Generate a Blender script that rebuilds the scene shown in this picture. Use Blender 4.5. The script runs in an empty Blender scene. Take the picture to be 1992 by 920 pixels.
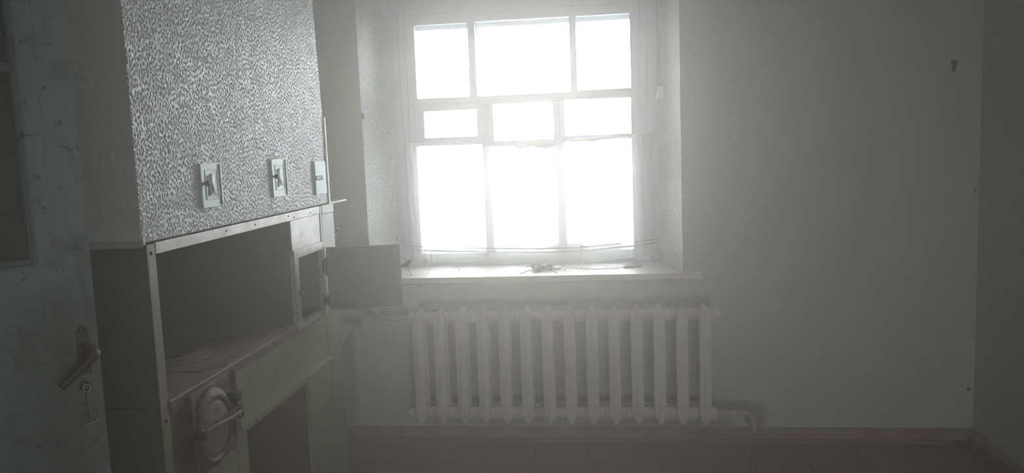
import bpy, bmesh, math, random
import numpy as np
from mathutils import Vector, Matrix

random.seed(7)
rng = np.random.default_rng(7)
S = bpy.context.scene
C = S.collection
R = math.radians

# ------------------------------------------------------------------ camera
EYE = Vector((0, -4.06, 1.53))
cam_d = bpy.data.cameras.new('camera')
cam = bpy.data.objects.new('camera', cam_d); C.objects.link(cam)
cam_d.sensor_width = 36.0
cam_d.lens = 1567.5 / 1992 * 36.0
cam_d.clip_start = 0.02
yaw, pitch, roll = .1202, .1119, -.03825
fw = Vector((-math.sin(yaw)*math.cos(pitch), math.cos(yaw)*math.cos(pitch), -math.sin(pitch)))
rt = Vector((math.cos(yaw), math.sin(yaw), 0)); up = rt.cross(fw)
rt2 = math.cos(roll)*rt + math.sin(roll)*up
up2 = -math.sin(roll)*rt + math.cos(roll)*up
m = Matrix((rt2, up2, -fw)).transposed().to_4x4(); m.translation = EYE
cam.matrix_world = m
S.camera = cam

# ------------------------------------------------------------------ view, world
S.view_settings.view_transform = 'Standard'
S.view_settings.look = 'None'
S.view_settings.gamma = 1
S.view_settings.use_curve_mapping = False
S.view_settings.exposure = 0.08
SKY = 23.0
w = bpy.data.worlds.new('overcast_sky'); S.world = w; w.use_nodes = True
wn = w.node_tree.nodes; wl = w.node_tree.links
bg = wn['Background']; bg.inputs[1].default_value = SKY
tc = wn.new('ShaderNodeTexCoord'); sx = wn.new('ShaderNodeSeparateXYZ')
cr = wn.new('ShaderNodeValToRGB')
wl.new(tc.outputs['Generated'], sx.inputs[0]); wl.new(sx.outputs['Z'], cr.inputs[0])
cr.color_ramp.elements[0].position = 0.0; cr.color_ramp.elements[0].color = (1, .975, .935, 1)
cr.color_ramp.elements[1].position = 0.8; cr.color_ramp.elements[1].color = (.88, .92, .96, 1)
wl.new(cr.outputs[0], bg.inputs[0])

S.cycles.max_bounces = 10
S.cycles.diffuse_bounces = 6
S.cycles.glossy_bounces = 3
S.cycles.transmission_bounces = 6
S.cycles.volume_bounces = 1
S.cycles.transparent_max_bounces = 12
S.cycles.sample_clamp_indirect = 6
S.cycles.caustics_reflective = False
S.cycles.caustics_refractive = False
S.cycles.use_denoising = True

def portal(name, loc, rot, sx_, sy_):
    d = bpy.data.lights.new(name, 'AREA'); d.shape = 'RECTANGLE'; d.size = sx_; d.size_y = sy_
    d.cycles.is_portal = True
    o = bpy.data.objects.new(name, d); C.objects.link(o); o.location = loc; o.rotation_euler = rot
    return o
portal('window_portal', (-.455, .66, 1.62), (R(-90), 0, 0), 1.5, 1.6)
portal('rear_fill_portal', (1.32, -5.66, 1.34), (R(90), 0, 0), .72, 1.36)  # sampling portal of the added rear fill window

# ------------------------------------------------------------------ materials
def mat(name, col, rough=.6, metal=0.0, spec=.4, noise=None, dirt=None, bump=None, coat=0):
    """noise=(scale, amount, col2)   dirt=(scale, threshold, col, z-dependence)   bump=(scale, dist, stretch)"""
    M = bpy.data.materials.new(name); M.use_nodes = True
    n = M.node_tree.nodes; l = M.node_tree.links
    b = n['Principled BSDF']
    b.inputs['Base Color'].default_value = (*col, 1); b.inputs['Roughness'].default_value = rough
    b.inputs['Metallic'].default_value = metal; b.inputs['Specular IOR Level'].default_value = spec
    b.inputs['Coat Weight'].default_value = coat
    tcn = n.new('ShaderNodeTexCoord'); src = tcn.outputs['Object']
    cur = None
    if noise:
        for (sc, amt, c2) in (noise if isinstance(noise, list) else [noise]):
            t = n.new('ShaderNodeTexNoise'); t.inputs['Scale'].default_value = sc; t.inputs['Detail'].default_value = 6
            l.new(src, t.inputs['Vector'])
            r_ = n.new('ShaderNodeValToRGB'); r_.color_ramp.elements[0].position = .38; r_.color_ramp.elements[1].position = .68
            r_.color_ramp.elements[0].color = (0, 0, 0, 1); r_.color_ramp.elements[1].color = (amt, amt, amt, 1)
            l.new(t.outputs['Fac'], r_.inputs[0])
            mx = n.new('ShaderNodeMix'); mx.data_type = 'RGBA'
            l.new(r_.outputs[0], mx.inputs[0])
            if cur is None: mx.inputs[6].default_value = (*col, 1)
            else: l.new(cur, mx.inputs[6])
            mx.inputs[7].default_value = (*c2, 1); cur = mx.outputs[2]
    if dirt:
        for (sc, th, c2, amt) in (dirt if isinstance(dirt, list) else [dirt]):
            t = n.new('ShaderNodeTexNoise'); t.inputs['Scale'].default_value = sc; t.inputs['Detail'].default_value = 9
            t.inputs['Roughness'].default_value = .68
            l.new(src, t.inputs['Vector'])
            r_ = n.new('ShaderNodeValToRGB'); r_.color_ramp.elements[0].position = th; r_.color_ramp.elements[1].position = min(1, th+.06)
            r_.color_ramp.elements[0].color = (0, 0, 0, 1); r_.color_ramp.elements[1].color = (amt, amt, amt, 1)
            l.new(t.outputs['Fac'], r_.inputs[0])
            mx = n.new('ShaderNodeMix'); mx.data_type = 'RGBA'
            l.new(r_.outputs[0], mx.inputs[0])
            if cur is None: mx.inputs[6].default_value = (*col, 1)
            else: l.new(cur, mx.inputs[6])
            mx.inputs[7].default_value = (*c2, 1); cur = mx.outputs[2]
    if cur: l.new(cur, b.inputs['Base Color'])
    if bump:
        sc, dist, st = bump
        mp = n.new('ShaderNodeMapping'); mp.inputs['Scale'].default_value = st; l.new(src, mp.inputs[0])
        t = n.new('ShaderNodeTexNoise'); t.inputs['Scale'].default_value = sc; t.inputs['Detail'].default_value = 3
        l.new(mp.outputs[0], t.inputs['Vector'])
        bp = n.new('ShaderNodeBump'); bp.inputs['Distance'].default_value = dist; bp.inputs['Strength'].default_value = 1
        l.new(t.outputs['Fac'], bp.inputs['Height']); l.new(bp.outputs[0], b.inputs['Normal'])
    return M

M = {}
M['wall'] = mat('mint_wall_paint', (.56, .56, .51), .62, spec=.3, noise=[(2.2, .5, (.49, .515, .465)), (9, .3, (.53, .535, .46))],
                dirt=[(16, .73, (.20, .18, .14), .6), (60, .80, (.13, .11, .09), .8)], bump=(85, .0045, (1, 1, 1.5)))
M['wall_white'] = mat('whitewash', (.60, .60, .57), .8)
M['plaster'] = mat('rough_white_plaster', (.83, .83, .85), .40, spec=.55, noise=[(3, .4, (.78, .79, .78)), (160, .35, (.70, .70, .71))])
M['plaster_smoky'] = mat('smoky_plaster', (.66, .61, .53), .7, spec=.3, noise=[(4, .6, (.54, .50, .42)), (30, .3, (.70, .67, .60))])
M['reveal'] = mat('reveal_plaster', (.66, .69, .68), .5, spec=.4, noise=(6, .5, (.61, .64, .62)), dirt=(45, .72, (.2, .19, .17), .7))
M['ceiling'] = mat('ceiling_white', (.6, .6, .58), .8)
M['floor'] = mat('brown_floor_paint', (.20, .098, .082), .5, noise=[(3, .6, (.22, .125, .105)), (25, .3, (.21, .15, .135))], dirt=(12, .66, (.22, .19, .17), .4), bump=(20, .002, (1, 12, 1)))
M['skirting'] = mat('brown_skirting_paint', (.22, .11, .095), .5, noise=[(5, .6, (.29, .18, .155)), (11, .6, (.42, .33, .30)), (30, .4, (.34, .27, .25))])
M['door'] = mat('blue_grey_door_paint', (.24, .305, .315), .34, spec=.5, noise=[(2.5, .5, (.17, .21, .215))], dirt=[(7, .55, (.11, .105, .09), .5), (24, .60, (.065, .055, .045), .7)], bump=(60, .0006, (1, 1, 1)))
M['frame'] = mat('white_window_paint', (.37, .40, .53), .45, noise=(8, .4, (.34, .37, .48)))
M['frame_blue'] = mat('pale_blue_window_paint', (.60, .70, .74), .4, noise=(10, .5, (.52, .60, .63)))
M['sill'] = mat('cream_sill_paint', (.78, .69, .62), .45, noise=(6, .5, (.68, .60, .53)), dirt=(30, .66, (.25, .2, .16), .7))
M['radiator'] = mat('pinkish_white_radiator_paint', (.80, .73, .68), .42, spec=.45, noise=[(6, .5, (.70, .63, .57)), (40, .3, (.60, .50, .43))], dirt=[(38, .68, (.19, .12, .085), .75)], bump=(30, .001, (1, 1, 1)))
M['pipe'] = mat('painted_pipe', (.55, .49, .46), .45, noise=(20, .5, (.42, .36, .33)), dirt=(40, .64, (.14, .1, .08), .7))
M['mintpipe'] = mat('mint_painted_pipe', (.47, .50, .47), .5, noise=(20, .4, (.38, .40, .37)))
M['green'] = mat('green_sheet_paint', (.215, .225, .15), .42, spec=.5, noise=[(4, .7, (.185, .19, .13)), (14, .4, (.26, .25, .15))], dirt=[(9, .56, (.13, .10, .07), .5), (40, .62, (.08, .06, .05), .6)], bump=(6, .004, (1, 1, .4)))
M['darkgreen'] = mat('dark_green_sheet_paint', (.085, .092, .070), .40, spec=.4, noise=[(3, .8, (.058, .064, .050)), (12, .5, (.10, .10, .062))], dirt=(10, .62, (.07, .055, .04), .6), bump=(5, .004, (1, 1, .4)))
M['palegreen'] = mat('pale_grey_green_paint', (.44, .44, .37), .45, spec=.5, noise=[(8, .6, (.44, .43, .40)), (30, .4, (.33, .31, .27))], dirt=(26, .67, (.14, .1, .075), .75))
M['silver'] = mat('silver_paint', (.50, .46, .43), .42, metal=.25, noise=[(7, .9, (.33, .28, .25)), (16, .8, (.66, .63, .61)), (60, .5, (.36, .31, .28))], dirt=(26, .60, (.16, .12, .1), .7))
M['cast'] = mat('rusty_cast_iron', (.095, .052, .042), .6, metal=.2, noise=[(9, .7, (.13, .078, .062)), (40, .6, (.20, .135, .115))], dirt=[(22, .54, (.05, .032, .027), .8)], bump=(60, .003, (1, 1, 1)))
M['castlight'] = mat('dusty_cast_iron', (.165, .120, .105), .65, metal=.15, noise=[(9, .7, (.11, .078, .066)), (30, .6, (.25, .20, .175))], dirt=[(18, .56, (.09, .055, .042), .7), (60, .6, (.06, .04, .035), .7)], bump=(50, .003, (1, 1, 1)))
M['hob'] = mat('dusty_hob_iron', (.25, .195, .17), .6, metal=.1, noise=[(9, .6, (.19, .145, .125)), (30, .4, (.31, .26, .23))], dirt=[(18, .60, (.11, .07, .055), .6)], bump=(50, .002, (1, 1, 1)))
M['castdark'] = mat('black_iron', (.035, .03, .028), .5, metal=.4)
M['soot'] = mat('sooty_lining', (.036, .027, .027), .85, noise=(6, .6, (.055, .036, .032)))
M['brickred'] = mat('red_brown_lining', (.115, .045, .036), .85, noise=(6, .6, (.085, .038, .032)))
M['steel'] = mat('black_sheet_steel', (.17, .15, .14), .55, metal=.2, noise=(10, .5, (.20, .175, .16)))
M['brown_metal'] = mat('worn_brown_metal', (.085, .058, .050), .36, metal=.35, noise=(30, .6, (.15, .11, .10)))
M['chrome'] = mat('worn_bright_metal', (.42, .37, .35), .3, metal=.8)
M['mint_plate'] = mat('mint_plate_paint', (.50, .60, .54), .36, spec=.5, noise=[(30, .5, (.44, .52, .46))], dirt=(60, .68, (.25, .23, .18), .6))
M['mint_plate_blue'] = mat('pale_turquoise_plate_paint', (.50, .64, .62), .4, noise=(30, .4, (.46, .58, .55)))
M['rust'] = mat('rust_brown', (.10, .055, .045), .7)
M['switch'] = mat('yellowed_white_plastic', (.90, .88, .84), .35)
M['dry'] = mat('dry_plant', (.30, .21, .17), .8, noise=(60, .6, (.18, .13, .1)))
M['string'] = mat('pale_pink_string', (.62, .53, .50), .8)
M['whitecloth'] = mat('white_rag', (.78, .76, .73), .9)
M['wire'] = mat('white_wire', (.7, .72, .72), .4)
M['snow'] = mat('pale_ground', (.65, .66, .66), .9)
M['wool'] = mat('grey_wadding', (.50, .52, .50), 1.0, noise=(30, .6, (.36, .38, .36)))

g = bpy.data.materials.new('dusty_glass'); g.use_nodes = True
n = g.node_tree.nodes; l = g.node_tree.links; n.remove(n['Principled BSDF'])
tr = n.new('ShaderNodeBsdfTransparent'); tr.inputs[0].default_value = (.97, .985, .99, 1)
gl = n.new('ShaderNodeBsdfGlossy'); gl.inputs['Roughness'].default_value = .04
df = n.new('ShaderNodeBsdfTranslucent'); df.inputs[0].default_value = (.8, .82, .82, 1)
tn = n.new('ShaderNodeTexNoise'); tn.inputs['Scale'].default_value = 9; tn.inputs['Detail'].default_value = 5
rr = n.new('ShaderNodeMapRange'); rr.inputs['From Min'].default_value = .35; rr.inputs['From Max'].default_value = .8; rr.inputs['To Min'].default_value = .04; rr.inputs['To Max'].default_value = .16
tcg = n.new('ShaderNodeTexCoord'); l.new(tcg.outputs['Object'], tn.inputs['Vector']); l.new(tn.outputs['Fac'], rr.inputs['Value'])
a1 = n.new('ShaderNodeMixShader'); l.new(rr.outputs[0], a1.inputs[0]); l.new(tr.outputs[0], a1.inputs[1]); l.new(df.outputs[0], a1.inputs[2])
fr = n.new('ShaderNodeFresnel'); fr.inputs[0].default_value = 1.45
a2 = n.new('ShaderNodeMixShader'); l.new(fr.outputs[0], a2.inputs[0]); l.new(a1.outputs[0], a2.inputs[1]); l.new(gl.outputs[0], a2.inputs[2])
l.new(a2.outputs[0], n['Material Output'].inputs[0])
M['glass'] = g

dg = mat('dark_brown_door_glass', (.055, .045, .04), .22, spec=.5, noise=(4, .6, (.085, .07, .055)))  # dark brown mixed into the pane, mostly hiding what lies behind it
n = dg.node_tree.nodes; l = dg.node_tree.links
t_ = n.new('ShaderNodeBsdfTransparent'); t_.inputs[0].default_value = (.5, .45, .4, 1); x_ = n.new('ShaderNodeMixShader'); x_.inputs[0].default_value = .82
l.new(t_.outputs[0], x_.inputs[1]); l.new(n['Principled BSDF'].outputs[0], x_.inputs[2]); l.new(x_.outputs[0], n['Material Output'].inputs[0])
M['door_glass'] = dg

def curtain_mat():
    c = bpy.data.materials.new('thin_white_curtain'); c.use_nodes = True
    n = c.node_tree.nodes; l = c.node_tree.links; n.remove(n['Principled BSDF'])
    uv = n.new('ShaderNodeUVMap'); uv.uv_map = 'UVMap'
    sp = n.new('ShaderNodeSeparateXYZ'); l.new(uv.outputs[0], sp.inputs[0])
    def band(c0, hw):
        s = n.new('ShaderNodeMath'); s.operation = 'SUBTRACT'; l.new(sp.outputs['Y'], s.inputs[0]); s.inputs[1].default_value = c0
        a = n.new('ShaderNodeMath'); a.operation = 'ABSOLUTE'; l.new(s.outputs[0], a.inputs[0])
        q = n.new('ShaderNodeMath'); q.operation = 'LESS_THAN'; l.new(a.outputs[0], q.inputs[0]); q.inputs[1].default_value = hw
        return q.outputs[0]
    ad = n.new('ShaderNodeMath'); ad.operation = 'MAXIMUM'
    l.new(band(.098, .0032), ad.inputs[0]); l.new(band(.128, .0032), ad.inputs[1])
    mx = n.new('ShaderNodeMix'); mx.data_type = 'RGBA'; l.new(ad.outputs[0], mx.inputs[0])
    mx.inputs[6].default_value = (.60, .575, .545, 1); mx.inputs[7].default_value = (.03, .025, .03, 1)
    d = n.new('ShaderNodeBsdfDiffuse'); t = n.new('ShaderNodeBsdfTranslucent'); p = n.new('ShaderNodeBsdfTransparent')
    l.new(mx.outputs[2], d.inputs[0]); l.new(mx.outputs[2], t.inputs[0])
    m1 = n.new('ShaderNodeMixShader'); m1.inputs[0].default_value = .5; l.new(d.outputs[0], m1.inputs[1]); l.new(t.outputs[0], m1.inputs[2])
    # thread weave openness, none in the stripes
    op = n.new('ShaderNodeMath'); op.operation = 'MULTIPLY_ADD'; l.new(ad.outputs[0], op.inputs[0]); op.inputs[1].default_value = .57; op.inputs[2].default_value = .40
    m2 = n.new('ShaderNodeMixShader'); l.new(op.outputs[0], m2.inputs[0]); l.new(p.outputs[0], m2.inputs[1]); l.new(m1.outputs[0], m2.inputs[2])
    l.new(m2.outputs[0], n['Material Output'].inputs[0])
    return c
M['curtain'] = curtain_mat()

def dust_and_dark_bands(Mt, boxes, col, wob=.018):
    """rubbed-in dust lines and plain darker bands on the paint: each box (x0,x1,z0,z1,softness,amount)"""
    n = Mt.node_tree.nodes; l = Mt.node_tree.links; b = n['Principled BSDF']
    tc_ = n.new('ShaderNodeTexCoord'); tn_ = n.new('ShaderNodeTexNoise'); tn_.inputs['Scale'].default_value = 14
    l.new(tc_.outputs['Object'], tn_.inputs['Vector'])
    ad_ = n.new('ShaderNodeVectorMath'); ad_.operation = 'MULTIPLY_ADD'; ad_.inputs[1].default_value = (wob*2,)*3
    l.new(tn_.outputs['Color'], ad_.inputs[0])
    of_ = n.new('ShaderNodeVectorMath'); of_.operation = 'SUBTRACT'; of_.inputs[1].default_value = (wob,)*3
    l.new(tc_.outputs['Object'], of_.inputs[0]); l.new(of_.outputs[0], ad_.inputs[2])
    sp_ = n.new('ShaderNodeSeparateXYZ'); l.new(ad_.outputs[0], sp_.inputs[0])
    def mth(op, a, c, clamp=False):
        q = n.new('ShaderNodeMath'); q.operation = op; q.use_clamp = clamp
        for i, v in enumerate((a, c)):
            if isinstance(v, (int, float)): q.inputs[i].default_value = v
            else: l.new(v, q.inputs[i])
        return q.outputs[0]
    def band(axis, a, c, soft):
        d = mth('SUBTRACT', (c-a)/2, mth('ABSOLUTE', mth('SUBTRACT', sp_.outputs[axis], (a+c)/2), 0))
        return mth('ADD', mth('DIVIDE', d, soft), .5, True)
    tot = None
    for x0, x1, z0, z1, soft, amt in boxes:
        k = mth('MULTIPLY', mth('MULTIPLY', band('X', x0, x1, soft), band('Z', z0, z1, soft)), amt)
        tot = k if tot is None else mth('MAXIMUM', tot, k)
    mx = n.new('ShaderNodeMix'); mx.data_type = 'RGBA'; l.new(tot, mx.inputs[0])
    old = b.inputs['Base Color'].links[0].from_socket; l.new(old, mx.inputs[6]); mx.inputs[7].default_value = (*col, 1)
    l.new(mx.outputs[2], b.inputs['Base Color'])
M['door_stained'] = mat('blue_grey_door_paint_worn', (.275, .345, .345), .34, spec=.5, noise=[(2.5, .5, (.24, .30, .285))], dirt=[(8, .56, (.15, .14, .115), .5), (34, .585, (.075, .062, .05), .75)], bump=(60, .0006, (1, 1, 1)))
dust_and_dark_bands(M['door_stained'], [(-1.42, -1.30, .70, 1.22, .10, .55), (-1.325, -1.30, .2, 1.35, .02, .5), (-1.6, -1.30, .55, .80, .25, .12)], (.085, .072, .058), wob=.04)
M['wall_stained_banded'] = mat('mint_wall_paint_dusty_banded', (.56, .56, .51), .62, spec=.3, noise=[(2.2, .5, (.49, .515, .465)), (9, .3, (.53, .535, .46))],
                dirt=[(16, .73, (.20, .18, .14), .6), (60, .80, (.13, .11, .09), .8)], bump=(85, .0045, (1, 1, 1.5)))
dust_and_dark_bands(M['wall_stained_banded'], [(-1.0, .50, .700, .745, .03, .55), (-.99, .49, .20, .235, .03, .75), (.47, .75, .165, .205, .03, .6), (.66, .77, .07, .18, .04, .6),
                                (-1.30, -.99, .672, .70, .02, .45), (-1.46, -1.355, .07, .62, .03, .35), (-1.42, -1.30, .60, .66, .03, .6), (-1.0, .6, .07, .11, .03, .5)], (.17, .14, .115))  # dust lines, plus a darker upright band beside the stove gap

# ------------------------------------------------------------------ helpers
def link(name, bm, material, parent=None, smooth=False, world=True):
    me = bpy.data.meshes.new(name)
    bmesh.ops.recalc_face_normals(bm, faces=bm.faces)
    bm.to_mesh(me); bm.free()
    me.materials.append(material if not isinstance(material, str) else M[material])
    if smooth:
        for p in me.polygons: p.use_smooth = True
    o = bpy.data.objects.new(name, me); C.objects.link(o)
    if parent is not None:
        o.parent = parent
        if world: o.matrix_parent_inverse = parent.matrix_world.inverted()
    return o
def root(name, loc, label=None, cat=None, group=None, kind=None):
    o = bpy.data.objects.new(name, None); C.objects.link(o); o.location = loc
    o.matrix_world = Matrix.Translation(loc); o.empty_display_size = .1
    return tag(o, label, cat, group, kind)
def tag(o, label=None, cat=None, group=None, kind=None):
    if label: o['label'] = label
    if cat: o['category'] = cat
    if group: o['group'] = group
    if kind: o['kind'] = kind
    return o
def box(bm, x0, x1, y0, y1, z0, z1, bev=0, mtx=None):
    r = bmesh.ops.create_cube(bm, size=1)['verts']
    for v in r:
        v.co = Vector(((x0+x1)/2+v.co.x*(x1-x0), (y0+y1)/2+v.co.y*(y1-y0), (z0+z1)/2+v.co.z*(z1-z0)))
    if bev:
        es = list({e for v in r for e in v.link_edges})
        r = bmesh.ops.bevel(bm, geom=es, offset=bev, segments=2, affect='EDGES', profile=.5)['verts']
        r = list(r)
    if mtx: bmesh.ops.transform(bm, matrix=mtx, verts=r)
    return r
def B(*a, **k):
    bm = bmesh.new(); box(bm, *a, **k); return bm
def prism(bm, poly, axis, a, b):
    """poly of 2D points in the plane normal to axis; extruded a..b"""
    def P(p, t):
        return {'x': (t, p[0], p[1]), 'y': (p[0], t, p[1]), 'z': (p[0], p[1], t)}[axis]
    v0 = [bm.verts.new(P(p, a)) for p in poly]; v1 = [bm.verts.new(P(p, b)) for p in poly]
    bm.faces.new(v0); bm.faces.new(v1[::-1])
    for i in range(len(poly)):
        j = (i+1) % len(poly); bm.faces.new((v0[i], v0[j], v1[j], v1[i]))
def frame_for(d):
    d = d.normalized(); a = Vector((0, 0, 1)) if abs(d.z) < .9 else Vector((1, 0, 0))
    u = d.cross(a).normalized(); return u, d.cross(u).normalized()
def tube(bm, pts, r, seg=10, cap=True):
    pts = [Vector(p) for p in pts]; rs = r if isinstance(r, (list, tuple)) else [r]*len(pts)
    rings = []; u = None
    for i, p in enumerate(pts):
        d = (pts[min(i+1, len(pts)-1)]-pts[max(i-1, 0)])
        if u is None: u, v = frame_for(d)
        else:
            u = (u - d.normalized()*u.dot(d.normalized())).normalized(); v = d.normalized().cross(u)
        rings.append([bm.verts.new(p + rs[i]*(math.cos(t)*u+math.sin(t)*v)) for t in [2*math.pi*k/seg for k in range(seg)]])
    for a, b in zip(rings, rings[1:]):
        for k in range(seg): bm.faces.new((a[k], a[(k+1) % seg], b[(k+1) % seg], b[k]))
    if cap: bm.faces.new(rings[0][::-1]); bm.faces.new(rings[-1])
def lathe(bm, prof, origin, axis, seg=32, sweep=2*math.pi):
    """prof list of (radius, height along axis)"""
    ax = Vector(axis).normalized(); u, v = frame_for(ax); O = Vector(origin)
    rings = []
    for r, h in prof:
        rings.append([bm.verts.new(O+ax*h+max(r, 1e-5)*(math.cos(t)*u+math.sin(t)*v)) for t in [2*math.pi*k/seg for k in range(seg)]])
    for a, b in zip(rings, rings[1:]):
        for k in range(seg): bm.faces.new((a[k], a[(k+1) % seg], b[(k+1) % seg], b[k]))
    bm.faces.new(rings[0][::-1]); bm.faces.new(rings[-1])
def bend(pts, n=6):
    """smooth Catmull-Rom through points"""
    P = [Vector(p) for p in pts]; P = [P[0]]+P+[P[-1]]; out = []
    for i in range(1, len(P)-2):
        for k in range(n):
            t = k/n
            out.append(.5*((2*P[i])+(-P[i-1]+P[i+1])*t+(2*P[i-1]-5*P[i]+4*P[i+1]-P[i+2])*t*t+(-P[i-1]+3*P[i]-3*P[i+1]+P[i+2])*t**3))
    out.append(P[-2]); return out

def relief(nu, nv, lu, lv, wave, seed, ridged=True, sx=1.0):
    """band-limited height field, about -1..1; sx >1 stretches blobs along v"""
    r = np.random.default_rng(seed); N = r.standard_normal((nv, nu))
    fu = np.fft.rfftfreq(nu, lu/nu)[None, :]; fv = np.fft.fftfreq(nv, lv/nv)[:, None]
    f = np.sqrt(fu**2+(fv*sx)**2)*wave
    A = np.exp(-((f-1)/.42)**2)+.25*np.exp(-(f/.25)**2)
    h = np.fft.irfft2(np.fft.rfft2(N)*A, s=(nv, nu)); h /= h.std()
    if ridged:        # smooth ground broken by pits, with low ridges between them
        pit = -1.15*np.tanh(np.maximum(0, h-.35)*1.3)
        rid = .45*(1-np.minimum(1.4, np.abs(h+.25)))
        h = pit+rid
    return h
def relief_sheet(name, O, U, V, Nn, lu, lv, step, amp, wave, material, parent, seed=1, sx=1.4, shear=0.0, edge=0.0):
    """a sheet of plaster relief at O + u*U + v*V raised along Nn; shear tapers the far side"""
    nu = int(lu/step)+1; nv = int(lv/step)+1
    h = relief(nu, nv, lu, lv, wave, seed, True, sx)
    h2 = relief(nu, nv, lu, lv, .12, seed+5, False, 1)
    low = relief(nu, nv, lu, lv, .6, seed+9, False, 1)
    amp2 = amp*(1+.12*np.clip(h2, -1.5, 1.5))
    u, v = np.meshgrid(np.linspace(0, 1, nu), np.linspace(0, 1, nv))
    ue = u*lu*(1+shear*v)
    H = h*amp2*(1.08-.28*u)+low*amp*.25
    O, U, V, Nn = [np.array(a, float) for a in (O, U, V, Nn)]
    P = O+ue[..., None]*U+(v*lv)[..., None]*V+H[..., None]*Nn
    if edge:
        e = relief(8, nv, .1, lv, wave*1.3, seed+3, True, 1)[:, 0]*edge
        wgt = np.clip(1-u*lu/.02, 0, 1); P -= (e[:, None]*wgt)[..., None]*U
    idx = np.arange(nu*nv).reshape(nv, nu)
    F = np.stack([idx[:-1, :-1], idx[:-1, 1:], idx[1:, 1:], idx[1:, :-1]], -1).reshape(-1, 4)
    if np.dot(np.cross(U, V), Nn) < 0: F = F[:, ::-1]
    me = bpy.data.meshes.new(name)
    me.vertices.add(nu*nv); me.vertices.foreach_set('co', P.reshape(-1).astype(np.float32))
    me.loops.add(F.size); me.loops.foreach_set('vertex_index', F.reshape(-1).astype(np.int32))
    me.polygons.add(len(F)); me.polygons.foreach_set('loop_start', (np.arange(len(F))*4).astype(np.int32))
    me.polygons.foreach_set('loop_total', np.full(len(F), 4, np.int32))
    me.update(calc_edges=True); me.validate()
    me.materials.append(M[material])
    me.polygons.foreach_set('use_smooth', np.ones(len(F), bool))
    o = bpy.data.objects.new(name, me); C.objects.link(o)
    if parent is not None: o.parent = parent; o.matrix_parent_inverse = parent.matrix_world.inverted()
    return o

# ================================================================== SETTING
XL, XR, YB, ZC = -1.95, 1.752, -5.30, 2.75       # left wall, right wall, rear wall, ceiling
WL, WR, WB, WT = -1.243, .364, .868, 2.52        # window niche in the wall face
FL, FR_, FY = -1.19, .277, .405                  # niche at the window frame
# window wall (splayed niche)
bm = bmesh.new()
prism(bm, [(XL-.3, 0), (WL, 0), (FL, FY), (FL, .62), (XL-.3, .62)], 'z', 0, ZC)
prism(bm, [(WR, 0), (XR+.3, 0), (XR+.3, .62), (FR_, .62), (FR_, FY)], 'z', 0, ZC)
prism(bm, [(WL, 0), (WR, 0), (FR_, FY), (FR_, .62), (FL, .62), (FL, FY)], 'z', 0, WB-.04)
prism(bm, [(WL, 0), (WR, 0), (FR_, FY), (FR_, .62), (FL, .62), (FL, FY)], 'z', WT, ZC)
wall_back = tag(link('wall_back', bm, 'wall_stained_banded'), kind='structure')
# rough plaster on the two reveals
dl = math.hypot(FL-WL, FY); dr = math.hypot(WR-FR_, FY)
relief_sheet('reveal_plaster', (WL, 0, WB), ((FL-WL)/dl, FY/dl, 0), (0, 0, 1), (FY/dl, -(FL-WL)/dl, 0), dl, WT-WB, .004, .0026, .017, 'reveal', wall_back, 31, 1.6, edge=.004)
relief_sheet('reveal_plaster', (WR, 0, WB), ((FR_-WR)/dr, FY/dr, 0), (0, 0, 1), (-FY/dr, (FR_-WR)/dr, 0), dr, WT-WB, .004, .0026, .017, 'reveal', wall_back, 37, 1.6, edge=.004)
# other walls
o = tag(link('wall_right', B(XR, XR+.3, YB, 0, 0, ZC), 'wall'), kind='structure')
o = tag(link('wall_left', B(XL-.3, XL, YB, 0, 0, ZC), 'wall'), kind='structure')
bm = bmesh.new()
RX0, RX1, RZ0, RZ1 = 1.02, 1.62, .70, 1.98
box(bm, XL-.3, RX0, YB-.3, YB, 0, ZC); box(bm, RX1, XR+.3, YB-.3, YB, 0, ZC)
box(bm, RX0, RX1, YB-.3, YB, 0, RZ0); box(bm, RX0, RX1, YB-.3, YB, RZ1, ZC)
o = tag(link('wall_rear', bm, 'wall_white'), kind='structure')
o = tag(link('ceiling', B(XL-.3, XR+.3, YB-.3, .62, ZC, ZC+.2), 'ceiling'), kind='structure')
# floor with a slightly domed painted surface
flo = tag(link('floor', B(XL-.3, XR+.3, YB-.3, .62, -.2, -.022), 'castdark'), kind='structure')
x_ = XL; plank_bm = B(0, .2575, YB, 0, -.022, 0, .0015); pl = None
while x_ < XR-.01:        # wide painted boards running towards the window wall
    if pl is None:
        pl = link('plank', plank_bm, 'floor', flo); q = pl
    else:
        q = pl.copy(); C.objects.link(q)
    wdt = min(.26, XR-x_); q.location = (x_, 0, 0); q.scale = (wdt/.26, 1, 1); x_ += .26
# skirting boards
def skirting(name, axis, a, b, off, sgn, mat_='skirting'):
    prof = [(0, 0), (.030, 0), (.030, .045), (.022, .060), (.012, .068), (0, .068)]
    bm = bmesh.new()
    if axis == 'x': prism(bm, [(off+sgn*p, q) for p, q in prof], 'x', a, b)
    else: prism(bm, [(off+sgn*p, q) for p, q in prof], 'y', a, b)
    return tag(link(name, bm, mat_), kind='structure')
bb = skirting('baseboard_back', 'x', -1.60, XR-.03, 0, -1)
skirting('baseboard_right', 'y', YB, 0, XR, -1)
bm = bmesh.new(); prism(bm, [(-.030, 0), (-.047, 0), (-.045, .010), (-.038, .016), (-.030, .018)], 'x', -1.60, XR-.05)
link('quarter_round', bm, 'floor', bb)
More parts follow.
